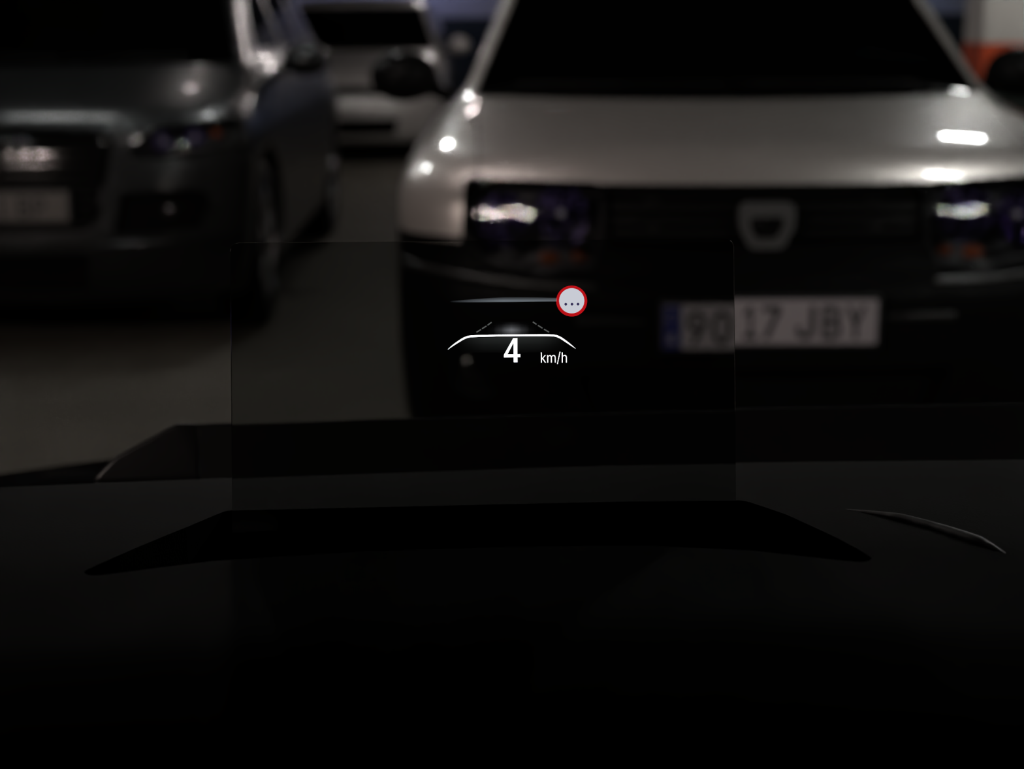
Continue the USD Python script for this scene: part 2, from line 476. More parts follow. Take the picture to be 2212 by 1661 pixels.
def make_plate(root, x, y, z, text_items, blue_from=-0.26, face='plate_white'):
    p = part(root, 'licence_plate', rbox(x - 0.26, x + 0.26, y - 0.004, y + 0.004, z - 0.055, z + 0.055, 0.0035, 8), face, 30, label='white licence plate with black characters')
    part(p, 'plate_frame', rbox(x - 0.27, x + 0.27, y - 0.001, y + 0.011, z - 0.065, z + 0.065, 0.004, 8) - box(x - 0.261, x + 0.261, y - 0.02, y + 0.004, z - 0.056, z + 0.056), 'plate_black', 30)
    if blue_from is not None:
        part(p, 'country_band', box(x - 0.259, x - 0.216, y - 0.0048, y - 0.003, z - 0.053, z + 0.053), 'plate_blue', False, label='blue country band')
        st = []
        for k in range(12):
            a = k * math.pi / 6
            st.append(Manifold.cylinder(0.0012, 0.0022, 0.0022, 5).rotate([90, 0, 0]).translate([x - 0.2375 + 0.013 * math.cos(a), y - 0.0046, z + 0.024 + 0.013 * math.sin(a)]))
        part(p, 'star_ring', Manifold.compose(st), 'plate_white', False, kind='stuff')
        part(p, 'country_letter', moved(text_xz('E', 0.024, 0.0012), x - 0.2375, y - 0.0046, z - 0.028), 'plate_white', False)
    for s, cx in text_items:
        part(p, 'plate_character', moved(text_xz(s, 0.077, 0.0014, True, 0.031 if s in '1' else 0.046), x + cx, y - 0.0038, z), 'plate_black', False)


def reflector_bowl(cx, y, cz, r, depth, n=10, rings=6):
    """faceted open bowl looking along -y."""
    prof = [(max(r * math.sqrt(t), 0.004), y + depth * (1 - t)) for t in np.linspace(0, 1, rings + 1)]
    m = lathe(prof, n, 'y')
    rng = np.random.default_rng(int(abs(cx) * 1000 + cz * 100 + 7 * (cx > 0)))
    m.vertices = np.array(m.vertices) + rng.normal(0, 0.0022, np.array(m.vertices).shape)
    inner = m.copy()
    outer = trimesh.Trimesh(np.array(m.vertices) + [0, 0.004, 0], np.array(m.faces)[:, ::-1], process=False)
    b = trimesh.util.concatenate([inner, outer])
    b.apply_translation([cx, 0, cz])
    return b


def surf_y(solid, x, z):
    hits = solid.ray_cast([x, -1.0, z], [x, 2.5, z])
    return -1.0 + 3.5 * min(k.distance for k in hits) if len(hits) else 0.0


def seats(root, y_row, z0=0.30, dx=0.36, dark='upholstery'):
    for s in (-1, 1):
        st = part(root, 'seat', Manifold.batch_hull([rbox(s * dx - 0.25, s * dx + 0.25, y_row, y_row + 0.5, z0 + 0.1, z0 + 0.27, 0.05)]), dark)
        part(st, 'seat_back', Manifold.batch_hull([rbox(s * dx - 0.24, s * dx + 0.24, y_row + 0.42, y_row + 0.56, z0 + 0.2, z0 + 0.32, 0.05), rbox(s * dx - 0.2, s * dx + 0.2, y_row + 0.58, y_row + 0.68, z0 + 0.68, z0 + 0.8, 0.045)]), dark)
        part(st, 'head_restraint', rbox(s * dx - 0.13, s * dx + 0.13, y_row + 0.6, y_row + 0.69, z0 + 0.84, z0 + 1.0, 0.04), dark)


def steering_wheel(root, x, y, z, r=0.18):
    t = np.linspace(0, 2 * math.pi, 25)
    a = math.radians(25)
    pts = [(x + r * math.cos(k), y + r * math.sin(k) * math.sin(a), z + r * math.sin(k) * math.cos(a)) for k in t]
    w = part(root, 'steering_wheel', tube(pts, 0.015, 8), 'cabin_plastic')
    part(w, 'steering_boss', Manifold.batch_hull([Manifold.sphere(0.05, 12).translate([x, y - 0.02, z]), Manifold.sphere(0.03, 8).translate([x - r * 0.9, y, z]), Manifold.sphere(0.03, 8).translate([x + r * 0.9, y, z])]).scale([1, 1, 1]), 'cabin_plastic')


def split_sides(m):
    return m.trim_by_plane([1, 0, 0], 0.0), m.trim_by_plane([-1, 0, 0], 0.0)


def build_car(root, P, h, paint):
    """Body shell, bonnet, glass, lamps, wheels... All coordinates: x across, y from the nose to the tail, z up."""
    outer, inner = car_solids(P, h)
    W, L = P['W'], P['L']
    # cabin
    body = outer - (inner ^ box(-2, 2, P['cabin'][0], P['cabin'][1], P['clear'] + 0.12, 3))
    shell = outer - inner
    gap = 0.004

    def take(prism, wide, src=None):
        nonlocal body
        p = (src if src is not None else outer) ^ prism
        body = body - wide
        return p

    # windscreen, rear and side windows
    y0, y1 = P['screen'][0][0], P['screen'][1][0]
    ws = P['windscreen_poly']
    g = take(prism_y(ws, y0 - 0.25, y1 + 0.22), prism_y(ws, y0 - 0.25, y1 + 0.22, gap), shell)
    part(root, 'windscreen', g, P.get('screen_mat', 'car_glass'), 40, label='dark curved windscreen')
    for sp in P['side_windows']:
        lf, rg = split_sides(take(prism_x(sp, -2, 2), prism_x(sp, -2, 2, gap), shell))
        part(root, 'side_window', lf, P.get('side_mat', 'car_glass'), 40)
        part(root, 'side_window', rg, P.get('side_mat', 'car_glass'), 40)
    bw = P['back_window']
    part(root, 'rear_window', take(prism_y(bw, P['cabin'][1] - 0.6, L + 0.3), prism_y(bw, P['cabin'][1] - 0.6, L + 0.3, gap), shell), 'car_glass', 40)
    # nose
    lamps = {}
    if 'headlight' in P:
        for s, nm in ((-1, 'l'), (1, 'r')):
            poly = rounded(P['headlight'] if s > 0 else mirror(P['headlight']), 0.015)
            dp = P.get('lamp_depth', 0.5)
            lens = shell ^ prism_y(poly, -0.3, dp)
            hole = prism_y(poly, -0.3, dp, gap)
            tub = (inner ^ prism_y(poly, -0.3, dp + 0.05)) - (prism_y(poly, -0.3, dp, -0.006) - inner.translate([0, P['lamp_floor'], 0]))
            body = body - hole - (inner ^ prism_y(poly, -0.3, dp + 0.05, 0.001))
            lamps[s] = (lens, tub)
    if 'grille' in P:
        gp = rounded(P['grille'], 0.02)
        hole = prism_y(gp, -0.3, 0.30)
        back = (inner ^ prism_y(gp, -0.3, 0.30)).translate([0, 0.035, 0]) ^ prism_y(gp, -0.3, 0.32, 0.001)
        body = body - hole
        lamps['grille'] = (back, gp)
    for k, lg in enumerate(P.get('intakes', [])):
        for s in ((-1, 1) if k in P.get('intake_pairs', []) else (1,)):
            ip = rounded(lg if s > 0 else mirror(lg), 0.015)
            ihole = prism_y(ip, -0.3, 0.42)
            ib = (inner ^ prism_y(ip, -0.3, 0.42)).translate([0, 0.03, 0]) ^ prism_y(ip, -0.3, 0.44, 0.001)
            lamps.setdefault('intakes', []).append((ip, ib))
            body = body - ihole
    if 'bumper' in P:
        bp = prism_y(P['bumper'], -0.3, P['bumper_y'])
        bumper = body ^ bp
        body = body - prism_y(P['bumper'], -0.3, P['bumper_y'] + gap, gap)
        b = part(root, 'bumper', bumper, P['bumper_mat'], 35, label=P.get('bumper_label'))
        for ip, ib in lamps.get('intakes', []):
            part(b, 'air_intake', ib, 'dark_void', 35)
    else:
        for ip, ib in lamps.get('intakes', []):
            part(root, 'air_intake', ib, 'dark_void', 35)
    if 'bonnet' in P:
        bz = P['bonnet_z']
        bp = prism_z(P['bonnet'], bz, 1.6, -gap)
        bonnet = body ^ bp
        body = body - prism_z(P['bonnet'], bz - gap, 1.6)
        part(root, 'bonnet', bonnet, paint, 40)
    part(root, 'body', body, paint, 40)
    for s in (-1, 1):
        if s in lamps:
            lens, tub = lamps[s]
            hd = part(root, 'headlight', tub, 'lamp_housing', 30)
            part(hd, 'lens', lens, 'lens_glass', 40, label='clear curved lens')
            for (bx, bz_, br, bd, nf) in P['bowls']:
                by = max(surf_y(outer, bx - br * 0.8, bz_), surf_y(outer, bx + br * 0.8, bz_)) + 0.030
                part(hd, 'reflector', reflector_bowl(s * bx, by, bz_, br, bd, nf), 'reflector', False, label='faceted mirror reflector bowl')
                part(hd, 'bulb', Manifold.sphere(0.011, 10).scale([1, 2, 1]).translate([s * bx, by + bd * 0.6, bz_]), 'lens_bulb', True)
            for (bx, bz_, br) in P.get('ambers', []):
                by = surf_y(outer, bx, bz_) + 0.06
                part(hd, 'indicator_bulb', Manifold.sphere(br, 12).scale([1.6, 0.8, 1]).translate([s * bx, by, bz_]), 'amber', True, label='orange indicator bulb')
    for wy in P['axles']:
        for s in (-1, 1):
            make_wheel(root, s * (W - 0.125), wy, P['rw'], s, P.get('rim', 0.21))
    seats(root, P['screen'][0][0] + 0.75, P['clear'] + 0.08)
    return outer, inner, shell, lamps


plain('lens_bulb', (0.7, 0.7, 0.75), 0.15)


def skin(solid, t):
    """the front t metres of a solid, seen from its nose."""
    return solid - solid.translate([0, t, 0])


# ------------------------------------------------------------------ the white off-road vehicle facing us
SUV = dict(W=0.945, fender_drop=0.02, L=4.3, H=1.64, clear=0.22, bow=0.20, crown=0.035, k_corner=0.17, k_top=0.12,
           front=[(0.15, 0.12), (0.30, 0.05), (0.42, 0.02), (0.52, 0.0), (0.66, 0.0), (0.695, 0.012), (0.715, 0.035), (0.80, 0.045), (0.90, 0.055), (0.95, 0.075), (1.2, 0.5)],
           top=[(0.0, 0.957), (0.08, 0.977), (0.20, 1.008), (0.45, 1.05), (0.80, 1.097), (1.05, 1.124), (1.3, 1.13), (2.5, 1.12), (4.0, 1.13), (4.3, 1.10)],
           plan=[(0.0, 0.87), (0.2, 0.918), (0.45, 0.937), (0.8, 0.942), (3.4, 0.940), (4.0, 0.91), (4.3, 0.87)],
           sec=[(0.15, 0.05), (0.35, 0.01), (0.55, 0.0), (0.86, 0.0), (0.94, 0.010), (1.0, 0.026), (1.06, 0.060), (1.12, 0.105), (1.2, 0.15)],
           rear=[(0.15, 4.15), (0.4, 4.28), (0.7, 4.28), (1.1, 4.2), (1.6, 4.05)],
           screen=((1.04, 1.095), (1.86, 1.60)), back=((4.02, 1.15), (3.85, 1.60)), roof=[(1.5, 1.585), (2.2, 1.64), (3.2, 1.64), (4.0, 1.58)], gh=(0.80, 0.60),
           cabin=(0.95, 4.0), axles=(0.83, 3.50), rw=0.345, rim=0.21,
           windscreen_poly=[(-0.755, 1.10), (0.755, 1.10), (0.575, 1.545), (-0.575, 1.545)],
           side_windows=[rounded([(1.62, 1.17), (2.42, 1.17), (2.42, 1.52), (2.12, 1.52)], 0.03), rounded([(2.52, 1.17), (3.28, 1.17), (3.20, 1.52), (2.52, 1.52)], 0.03), rounded([(3.38, 1.20), (3.75, 1.22), (3.62, 1.50), (3.30, 1.50)], 0.03)],
           back_window=rounded([(-0.58, 1.18), (0.58, 1.18), (0.48, 1.48), (-0.48, 1.48)], 0.04),
           headlight=[(0.410, 0.930), (0.737, 0.937), (0.742, 0.80), (0.705, 0.755), (0.55, 0.722), (0.425, 0.735), (0.398, 0.80), (0.395, 0.87)],
           lamp_floor=0.13, lamp_depth=0.45, lens_y=0,
           bowls=[(0.500, 0.850, 0.072, 0.06, 18), (0.650, 0.838, 0.066, 0.06, 16)], ambers=[(0.53, 0.752, 0.018), (0.455, 0.757, 0.014)],
           grille=[(-0.385, 0.790), (0.385, 0.790), (0.39, 0.925), (-0.39, 0.925)],
           intakes=[[(-0.42, 0.33), (0.42, 0.33), (0.47, 0.48), (-0.47, 0.48)]],
           bumper=[(-1.1, 0.0), (1.1, 0.0), (1.1, 0.790), (0.747, 0.790), (0.742, 0.927), (-0.742, 0.927), (-0.747, 0.790), (-1.1, 0.790)],
           bumper_y=0.50, bumper_mat='black_plastic', bumper_label='unpainted black plastic bumper',
           bonnet=[(-0.70, -0.2), (0.70, -0.2), (0.715, 0.3), (0.735, 0.7), (0.765, 1.06), (0.6, 1.03), (0.0, 0.985), (-0.6, 1.03), (-0.765, 1.06), (-0.735, 0.7), (-0.715, 0.3)], bonnet_z=0.928)

suv = thing('off_road_vehicle', 'white off-road vehicle with black bumper and plate 9017 JBY facing the viewer', 'car', (0.622, 3.93, 0), -1.6)
s_out, s_in, s_shell, s_l = build_car(suv, SUV, 0.024, 'white_paint')
gb, gp = s_l['grille']
gr = part(suv, 'grille', gb, 'dark_void', 30)
for z0, z1, m in ((0.805, 0.822, 'satin_trim'), (0.835, 0.85, 'satin_trim'), (0.866, 0.883, 'satin_trim'), (0.898, 0.912, 'satin_trim')):
    part(gr, 'grille_bar', skin(s_in ^ prism_y([(-0.38, z0), (0.38, z0), (0.38, z1), (-0.38, z1)], -0.3, 0.25), 0.02), m, 30)
for x0 in (-0.29, 0.255):
    for z0 in (0.822, 0.883):
        part(gr, 'grille_stay', skin(s_in ^ box(x0, x0 + 0.035, -0.3, 0.25, z0, z0 + 0.02), 0.02), 'satin_trim', 30)
# emblem: a rounded shield frame with a cross bar
em = rounded([(-0.070, 0.890), (0.070, 0.890), (0.066, 0.830), (0.040, 0.778), (-0.040, 0.778), (-0.066, 0.830)], 0.02)
emi = rounded([(-0.044, 0.856), (0.044, 0.856), (0.040, 0.829), (0.024, 0.802), (-0.024, 0.802), (-0.040, 0.829)], 0.012)
ye = surf_y(s_out, 0.0, 0.85) if False else 0.045
e1 = prism_y(em, ye - 0.012, ye + 0.02) - prism_y(emi, ye - 0.1, ye + 0.006)
emb = part(suv, 'emblem', e1, 'dark_chrome', 30, label='chrome shield emblem with a dark cup-shaped centre')
part(emb, 'emblem_inset', prism_y(emi, ye + 0.004, ye + 0.008, -0.001), 'gloss_black', False)
part(emb, 'emblem_bar', rbox(-0.034, -0.006, ye - 0.010, ye + 0.006, 0.836, 0.848, 0.004, 8), 'chrome', 30)
for s in (-1, 1):
    xs_ = np.linspace(0.42, 0.90, 14)
    zs_ = 0.694 + 0.030 * np.clip((xs_ - 0.50) / 0.40, 0, 1) ** 1.6
    part(suv, 'bumper_crease', tube([(s * x_, surf_y(s_out, s * x_, z_) + 0.004, z_) for x_, z_ in zip(xs_, zs_)], 0.011, 8), 'dull_trim', 40, label='rounded crease along the top of the bumper')
make_plate(suv, 0.007, -0.012, 0.606, [('9', -0.178), ('0', -0.118), ('1', -0.048), ('7', 0.003), ('J', 0.086), ('B', 0.149), ('Y', 0.207)])
for s in (-1, 1):
    yb_ = surf_y(s_out, s * 0.38, 0.613)
    part(suv, 'bumper_strip', rbox(s * 0.375 - 0.09, s * 0.375 + 0.09, yb_ - 0.012, yb_ + 0.03, 0.605, 0.622, 0.006, 8), 'dull_trim', 30, label='slim lighter strip beside the licence plate')
    yfog = surf_y(s_out, s * 0.715, 0.468)
    fg = part(suv, 'fog_lamp', lathe([(0.0, 0.03), (0.045, 0.028), (0.058, 0.0), (0.063, -0.004), (0.063, 0.05), (0.0, 0.05)][::-1], 28, 'y').apply_translation([s * 0.715, yfog + 0.002, 0.468]), 'lamp_housing', 30)
    part(fg, 'fog_lens', Manifold.sphere(0.048, 20).scale([1, 0.28, 1]).translate([s * 0.715, yfog + 0.008, 0.468]), 'gloss_black', True)
    make_mirror(suv, s, s * 1.02, 1.60, 1.135, 'black_plastic', 0.115, 0.07, 0.085)
    # roof rails and windscreen wipers
    part(suv, 'roof_rail', tube([(s * 0.56, 1.95, 1.62), (s * 0.565, 2.2, 1.675), (s * 0.565, 3.3, 1.675), (s * 0.55, 3.6, 1.62)], 0.014), 'satin_trim')
for x0, x1 in ((-0.62, -0.02), (-0.02, 0.55)):
    part(suv, 'wiper', tube([(x0, 1.06 + 0.05, 1.128), ((x0 + x1) / 2, 1.01, 1.13), (x1, 1.03, 1.128)], 0.009), 'black_plastic')
part(suv, 'dashboard', rbox(-0.66, 0.66, 1.25, 1.6, 0.72, 1.06, 0.06), 'cabin_plastic')
steering_wheel(suv, 0.36, 1.72, 0.98)
part(suv, 'rear_view_mirror', rbox(-0.11, 0.11, 1.86, 1.89, 1.40, 1.46, 0.012), 'cabin_plastic')

# ------------------------------------------------------------------ the dark grey car with four rings
AUD = dict(W=0.925, L=4.5, H=1.63, clear=0.20, bow=0.24, crown=0.045, k_corner=0.25, k_top=0.09,
           front=[(0.15, 0.12), (0.35, 0.03), (0.46, 0.0), (0.60, 0.015), (0.80, 0.04), (0.90, 0.065), (0.95, 0.10), (1.2, 0.5)],
           top=[(0.0, 0.93), (0.10, 0.965), (0.25, 1.00), (0.60, 1.07), (1.05, 1.135), (1.3, 1.15), (2.5, 1.13), (4.1, 1.14), (4.5, 1.08)],
           plan=[(0.0, 0.80), (0.25, 0.87), (0.5, 0.91), (0.9, 0.925), (3.5, 0.925), (4.1, 0.895), (4.5, 0.84)],
           sec=[(0.15, 0.06), (0.40, 0.01), (0.60, 0.0), (0.82, 0.0), (0.95, 0.025), (1.1, 0.075), (1.25, 0.13)],
           rear=[(0.15, 4.35), (0.5, 4.48), (0.8, 4.48), (1.1, 4.40), (1.6, 4.15)],
           screen=((1.02, 1.10), (1.88, 1.59)), back=((4.20, 1.12), (3.75, 1.60)), roof=[(1.5, 1.575), (2.2, 1.63), (3.2, 1.62), (4.1, 1.54)], gh=(0.80, 0.60),
           cabin=(0.95, 4.15), axles=(0.90, 3.65), rw=0.355, rim=0.23,
           windscreen_poly=[(-0.75, 1.125), (0.75, 1.125), (0.575, 1.535), (-0.575, 1.535)],
           side_windows=[rounded([(1.62, 1.18), (2.45, 1.17), (2.45, 1.52), (2.10, 1.52)], 0.03), rounded([(2.55, 1.17), (3.30, 1.17), (3.25, 1.52), (2.55, 1.52)], 0.03), rounded([(3.40, 1.19), (3.85, 1.22), (3.65, 1.48), (3.33, 1.50)], 0.03)],
           back_window=rounded([(-0.58, 1.18), (0.58, 1.18), (0.48, 1.46), (-0.48, 1.46)], 0.04),
           headlight=[(0.485, 0.800), (0.555, 0.890), (0.70, 0.915), (0.865, 0.915), (0.885, 0.87), (0.80, 0.805), (0.62, 0.785)],
           lamp_floor=0.12, lamp_depth=0.60,
           bowls=[(0.60, 0.845, 0.042, 0.05, 9), (0.715, 0.855, 0.042, 0.05, 9)], ambers=[(0.79, 0.865, 0.014)],
           grille=[(-0.335, 0.50), (0.335, 0.50), (0.375, 0.58), (0.43, 0.86), (0.40, 0.90), (-0.40, 0.90), (-0.43, 0.86), (-0.375, 0.58)],
           intakes=[[(0.42, 0.49), (0.74, 0.50), (0.78, 0.63), (0.70, 0.66), (0.45, 0.655)], [(-0.30, 0.27), (0.30, 0.27), (0.32, 0.42), (-0.32, 0.42)]], intake_pairs=[0],
           bumper=[(-1.1, 0.0), (1.1, 0.0), (1.1, 0.80), (0.80, 0.797), (0.62, 0.777), (0.478, 0.792), (0.44, 0.86), (0.40, 0.905), (-0.40, 0.905), (-0.44, 0.86), (-0.478, 0.792), (-0.62, 0.777), (-0.80, 0.797), (-1.1, 0.80)],
           bumper_y=0.50, bumper_mat='grey_paint',
           bonnet=[(-0.46, -0.2), (0.46, -0.2), (0.56, 0.25), (0.70, 0.6), (0.765, 1.05), (0.6, 1.01), (0.0, 0.965), (-0.6, 1.01), (-0.765, 1.05), (-0.70, 0.6), (-0.56, 0.25)], bonnet_z=0.918)
aud = thing('parked_car', 'dark grey car with four ring emblem parked to the left of the white vehicle', 'car', (-1.985, 6.38, 0), 0)
a_out, a_in, a_shell, a_l = build_car(aud, AUD, 0.026, 'grey_paint')
gb, gp = a_l['grille']
gr = part(aud, 'grille', gb, 'dark_void', 30)
gpo = prism_y(gp, -0.3, 0.30)
part(gr, 'grille_frame', skin((a_out ^ (gpo - prism_y(gp, -0.4, 0.4, -0.016))), 0.03), 'ring_chrome', 30, label='thin metal frame around the grille')
for k in range(9):
    z0 = 0.525 + k * 0.040
    part(gr, 'grille_bar', skin(a_in ^ prism_y(gp, -0.3, 0.3, -0.02) ^ box(-0.5, 0.5, -0.3, 0.3, z0, z0 + 0.014), 0.018), 'gloss_black', 30)
for k in range(4):
    cx = (k - 1.5) * 0.058
    yr_ = surf_y(a_out, cx, 0.83)
    ring = trimesh.creation.torus(0.036, 0.0055, 40, 12)
    ring.apply_transform(trimesh.transformations.rotation_matrix(math.pi / 2, [1, 0, 0]))
    ring.apply_translation([cx, 0.040 + (0.004 if k % 2 else 0), 0.832])
    part(aud, 'emblem_ring', ring, 'ring_chrome', True, label='chrome ring of the emblem')
make_plate(aud, 0.0, -0.004, 0.612, [('1', 0.004), ('B', 0.092), ('P', 0.152)], face='plate_dusty')
for s in (-1, 1):
    make_mirror(aud, s, s * 1.01, 1.62, 1.12, 'grey_paint', 0.11, 0.07, 0.08)
    yl = surf_y(a_out, s * 0.55, 0.455)
    part(aud, 'bumper_lip', tube([(s * x_, surf_y(a_out, s * x_, 0.455) + 0.002, 0.455) for x_ in (0.34, 0.45, 0.55, 0.65, 0.74)], 0.010, 8), 'grey_paint')
    part(aud, 'fog_lamp', Manifold.sphere(0.035, 16).scale([1, 0.4, 1]).translate([s * 0.62, surf_y(a_out, s * 0.62, 0.57) + 0.045, 0.57]), 'gloss_black', True)
    part(aud, 'roof_rail', tube([(s * 0.56, 1.95, 1.60), (s * 0.565, 2.2, 1.66), (s * 0.565, 3.3, 1.655), (s * 0.55, 3.6, 1.59)], 0.014), 'satin_chrome')
for x0, x1 in ((-0.62, -0.02), (-0.02, 0.55)):
    part(aud, 'wiper', tube([(x0, 1.12, 1.152), ((x0 + x1) / 2, 1.01, 1.155), (x1, 1.03, 1.153)], 0.009), 'black_plastic')
part(aud, 'dashboard', rbox(-0.66, 0.66, 1.25, 1.6, 0.72, 1.07, 0.06), 'cabin_plastic')
steering_wheel(aud, 0.36, 1.72, 0.98)
part(aud, 'rear_view_mirror', rbox(-0.11, 0.11, 1.86, 1.89, 1.40, 1.46, 0.012), 'cabin_plastic')

# ------------------------------------------------------------------ two hatchbacks further back
HAT = dict(W=0.875, L=4.0, H=1.46, clear=0.18, bow=0.24, crown=0.05, k_corner=0.28, k_top=0.10,
           front=[(0.12, 0.10), (0.30, 0.02), (0.45, 0.0), (0.65, 0.03), (0.76, 0.09), (1.0, 0.5)],
           top=[(0.0, 0.74), (0.15, 0.80), (0.5, 0.88), (0.95, 0.96), (1.3, 0.99), (2.5, 0.99), (3.6, 1.0), (4.0, 0.95)],
           plan=[(0.0, 0.72), (0.25, 0.80), (0.5, 0.85), (0.9, 0.875), (3.1, 0.875), (3.7, 0.845), (4.0, 0.80)],
           sec=[(0.12, 0.06), (0.40, 0.01), (0.55, 0.0), (0.72, 0.0), (0.85, 0.02), (1.0, 0.07), (1.2, 0.12)],
           rear=[(0.12, 3.9), (0.4, 3.98), (0.75, 3.97), (1.0, 3.9), (1.5, 3.6)],
           screen=((0.98, 0.955), (1.80, 1.40)), back=((3.82, 0.98), (3.40, 1.42)), roof=[(1.5, 1.40), (2.1, 1.46), (3.0, 1.44), (3.7, 1.36)], gh=(0.79, 0.60),
           cabin=(0.9, 3.7), axles=(0.80, 3.25), rw=0.31, rim=0.20,
           windscreen_poly=[(-0.735, 0.975), (0.735, 0.975), (0.575, 1.36), (-0.575, 1.36)],
           side_windows=[rounded([(1.60, 1.03), (2.35, 1.03), (2.35, 1.36), (2.05, 1.36)], 0.03), rounded([(2.45, 1.03), (3.15, 1.04), (3.02, 1.35), (2.45, 1.36)], 0.03)],
           back_window=rounded([(-0.55, 1.04), (0.55, 1.04), (0.47, 1.30), (-0.47, 1.30)], 0.04),
           headlight=[(0.46, 0.66), (0.50, 0.735), (0.68, 0.785), (0.80, 0.80), (0.80, 0.70), (0.70, 0.645)], lamp_floor=0.10, lamp_depth=0.60,
           bowls=[(0.58, 0.695, 0.036, 0.05, 9), (0.69, 0.71, 0.036, 0.05, 9)],
           grille=[(-0.38, 0.60), (0.38, 0.60), (0.42, 0.68), (-0.42, 0.68)],
           intakes=[[(-0.42, 0.26), (0.42, 0.26), (0.46, 0.40), (-0.46, 0.40)]],
           bonnet=[(-0.50, 0.08), (0.50, 0.08), (0.62, 0.3), (0.69, 0.6), (0.73, 0.96), (0.5, 0.93), (0.0, 0.90), (-0.5, 0.93), (-0.73, 0.96), (-0.69, 0.6), (-0.62, 0.3)], bonnet_z=0.76)


def hatchback(name, label, loc, rz, paint, mirror_paint, P):
    t = thing(name, label, 'car', loc, rz)
    o, i, sh, ll = build_car(t, P, 0.034, paint)
    g = part(t, 'grille', ll['grille'][0], 'dark_void', 30)
    for z0 in (0.615, 0.64, 0.665):
        part(g, 'grille_bar', skin(i ^ box(-0.37, 0.37, -0.3, 0.3, z0, z0 + 0.010), 0.02), 'satin_trim', 30)
    for s in (-1, 1):
        make_mirror(t, s, s * 0.965, 1.45, 1.0, mirror_paint, 0.105, 0.07, 0.08)
    for x0, x1 in ((-0.60, -0.02), (-0.02, 0.52)):
        part(t, 'wiper', tube([(x0, 1.06, 1.0), ((x0 + x1) / 2, 0.96, 0.985), (x1, 0.98, 0.99)], 0.009), 'black_plastic')
    return t


hatchback('hatchback', 'far silver hatchback seen through the gap between the two front cars', (-1.44, 14.55, 0), 0, 'far_silver_paint', 'far_silver_paint', HAT)
# ------------------------------------------------------------------ the viewer's own car around the camera
OWN = dict(W=0.935, L=4.3, H=1.62, clear=0.20, bow=0.22, crown=0.018, k_corner=0.22, k_top=0.05,
           front=[(0.15, 0.10), (0.30, 0.02), (0.50, 0.0), (0.70, 0.03), (0.80, 0.08), (1.1, 0.5)],
           top=[(0.0, 0.80), (0.10, 0.85), (0.25, 0.905), (0.45, 0.95), (0.70, 0.975), (0.95, 0.99), (1.2, 1.03), (2.6, 1.05), (4.0, 1.06), (4.3, 1.0)],
           plan=[(0.0, 0.80), (0.25, 0.88), (0.5, 0.92), (0.9, 0.93), (3.4, 0.93), (4.0, 0.90), (4.3, 0.85)],
           sec=[(0.15, 0.06), (0.40, 0.01), (0.60, 0.0), (0.80, 0.0), (0.92, 0.02), (1.05, 0.06), (1.2, 0.11)],
           rear=[(0.15, 4.15), (0.5, 4.28), (0.8, 4.28), (1.1, 4.20), (1.6, 3.95)],
           screen=((0.93, 0.985), (1.43, 1.56)), screen_bow=0.06, back=((4.05, 1.08), (3.70, 1.56)), roof=[(1.35, 1.56), (1.9, 1.62), (3.0, 1.62), (4.0, 1.54)], gh=(0.83, 0.64),
           cabin=(0.90, 4.0), axles=(0.85, 3.48), rw=0.335, rim=0.22,
           windscreen_poly=[(-0.785, 1.00), (0.785, 1.00), (0.62, 1.475), (-0.62, 1.475)], screen_mat='windshield_glass', side_mat='windshield_glass',
           side_windows=[rounded([(1.60, 1.10), (2.35, 1.10), (2.35, 1.50), (2.00, 1.50)], 0.03), rounded([(2.45, 1.10), (3.20, 1.10), (3.12, 1.50), (2.45, 1.50)], 0.03)],
           back_window=rounded([(-0.58, 1.12), (0.58, 1.12), (0.48, 1.44), (-0.48, 1.44)], 0.04),
           bonnet=[(-0.55, 0.05), (0.55, 0.05), (0.66, 0.3), (0.72, 0.6), (0.765, 0.93), (0.5, 0.90), (0.0, 0.875), (-0.5, 0.90), (-0.765, 0.93), (-0.72, 0.6), (-0.66, 0.3)], bonnet_z=0.70)
OX, OY = 0.31, 2.05
own = thing('car', "black car around the viewer, its wiper blade and windscreen just beyond the dashboard", 'car', (OX, OY, 0), 180)
seats_real, _seats = seats, None


def seats(*a, **k):
    pass


build_car(own, OWN, 0.026, 'black_paint')


def own_xyz(x, y, z):
    return (OX - x, OY - y, z)


# wiper blade lying across the foot of the windscreen: the tip cap at the driver's end, a step, then the long spoiler
def wpt(x, z, y=1.115):
    return own_xyz(x, y, z)


blade = []
for x, zt, r in ((-0.2230, 1.076, 0.004), (-0.10, 1.0795, 0.004), (0.10, 1.0835, 0.004), (0.32, 1.086, 0.004), (0.60, 1.088, 0.004)):
    blade += [(x, zt, r)]
sec_ = []
for x, zt, r in blade:
    t_, b_ = Manifold.sphere(r, 10).translate(list(wpt(x, zt - r))), Manifold.batch_hull([Manifold.sphere(0.007, 10).translate(list(wpt(x, zt - 0.040, 1.12))), Manifold.sphere(0.006, 10).translate(list(wpt(x, zt - 0.040, 1.105)))])
    sec_.append((t_, b_))
spoiler = Manifold.batch_boolean([Manifold.batch_hull([*sec_[i], *sec_[i + 1]]) for i in range(len(sec_) - 1)], m3.OpType.Add)
wip = part(own, 'wiper_blade', spoiler, 'rubber', 30, label='black beam wiper blade with a stepped tip cap')
cap = Manifold.batch_hull([Manifold.sphere(0.004, 10).translate(list(wpt(-0.2220, 1.0722))), Manifold.sphere(0.004, 10).translate(list(wpt(-0.2345, 1.0725))), Manifold.sphere(0.004, 10).translate(list(wpt(-0.2520, 1.0615))),
                           Manifold.sphere(0.004, 10).translate(list(wpt(-0.2770, 1.050))), Manifold.sphere(0.006, 10).translate(list(wpt(-0.2900, 1.036))), Manifold.sphere(0.006, 10).translate(list(wpt(-0.2220, 1.042, 1.105)))])
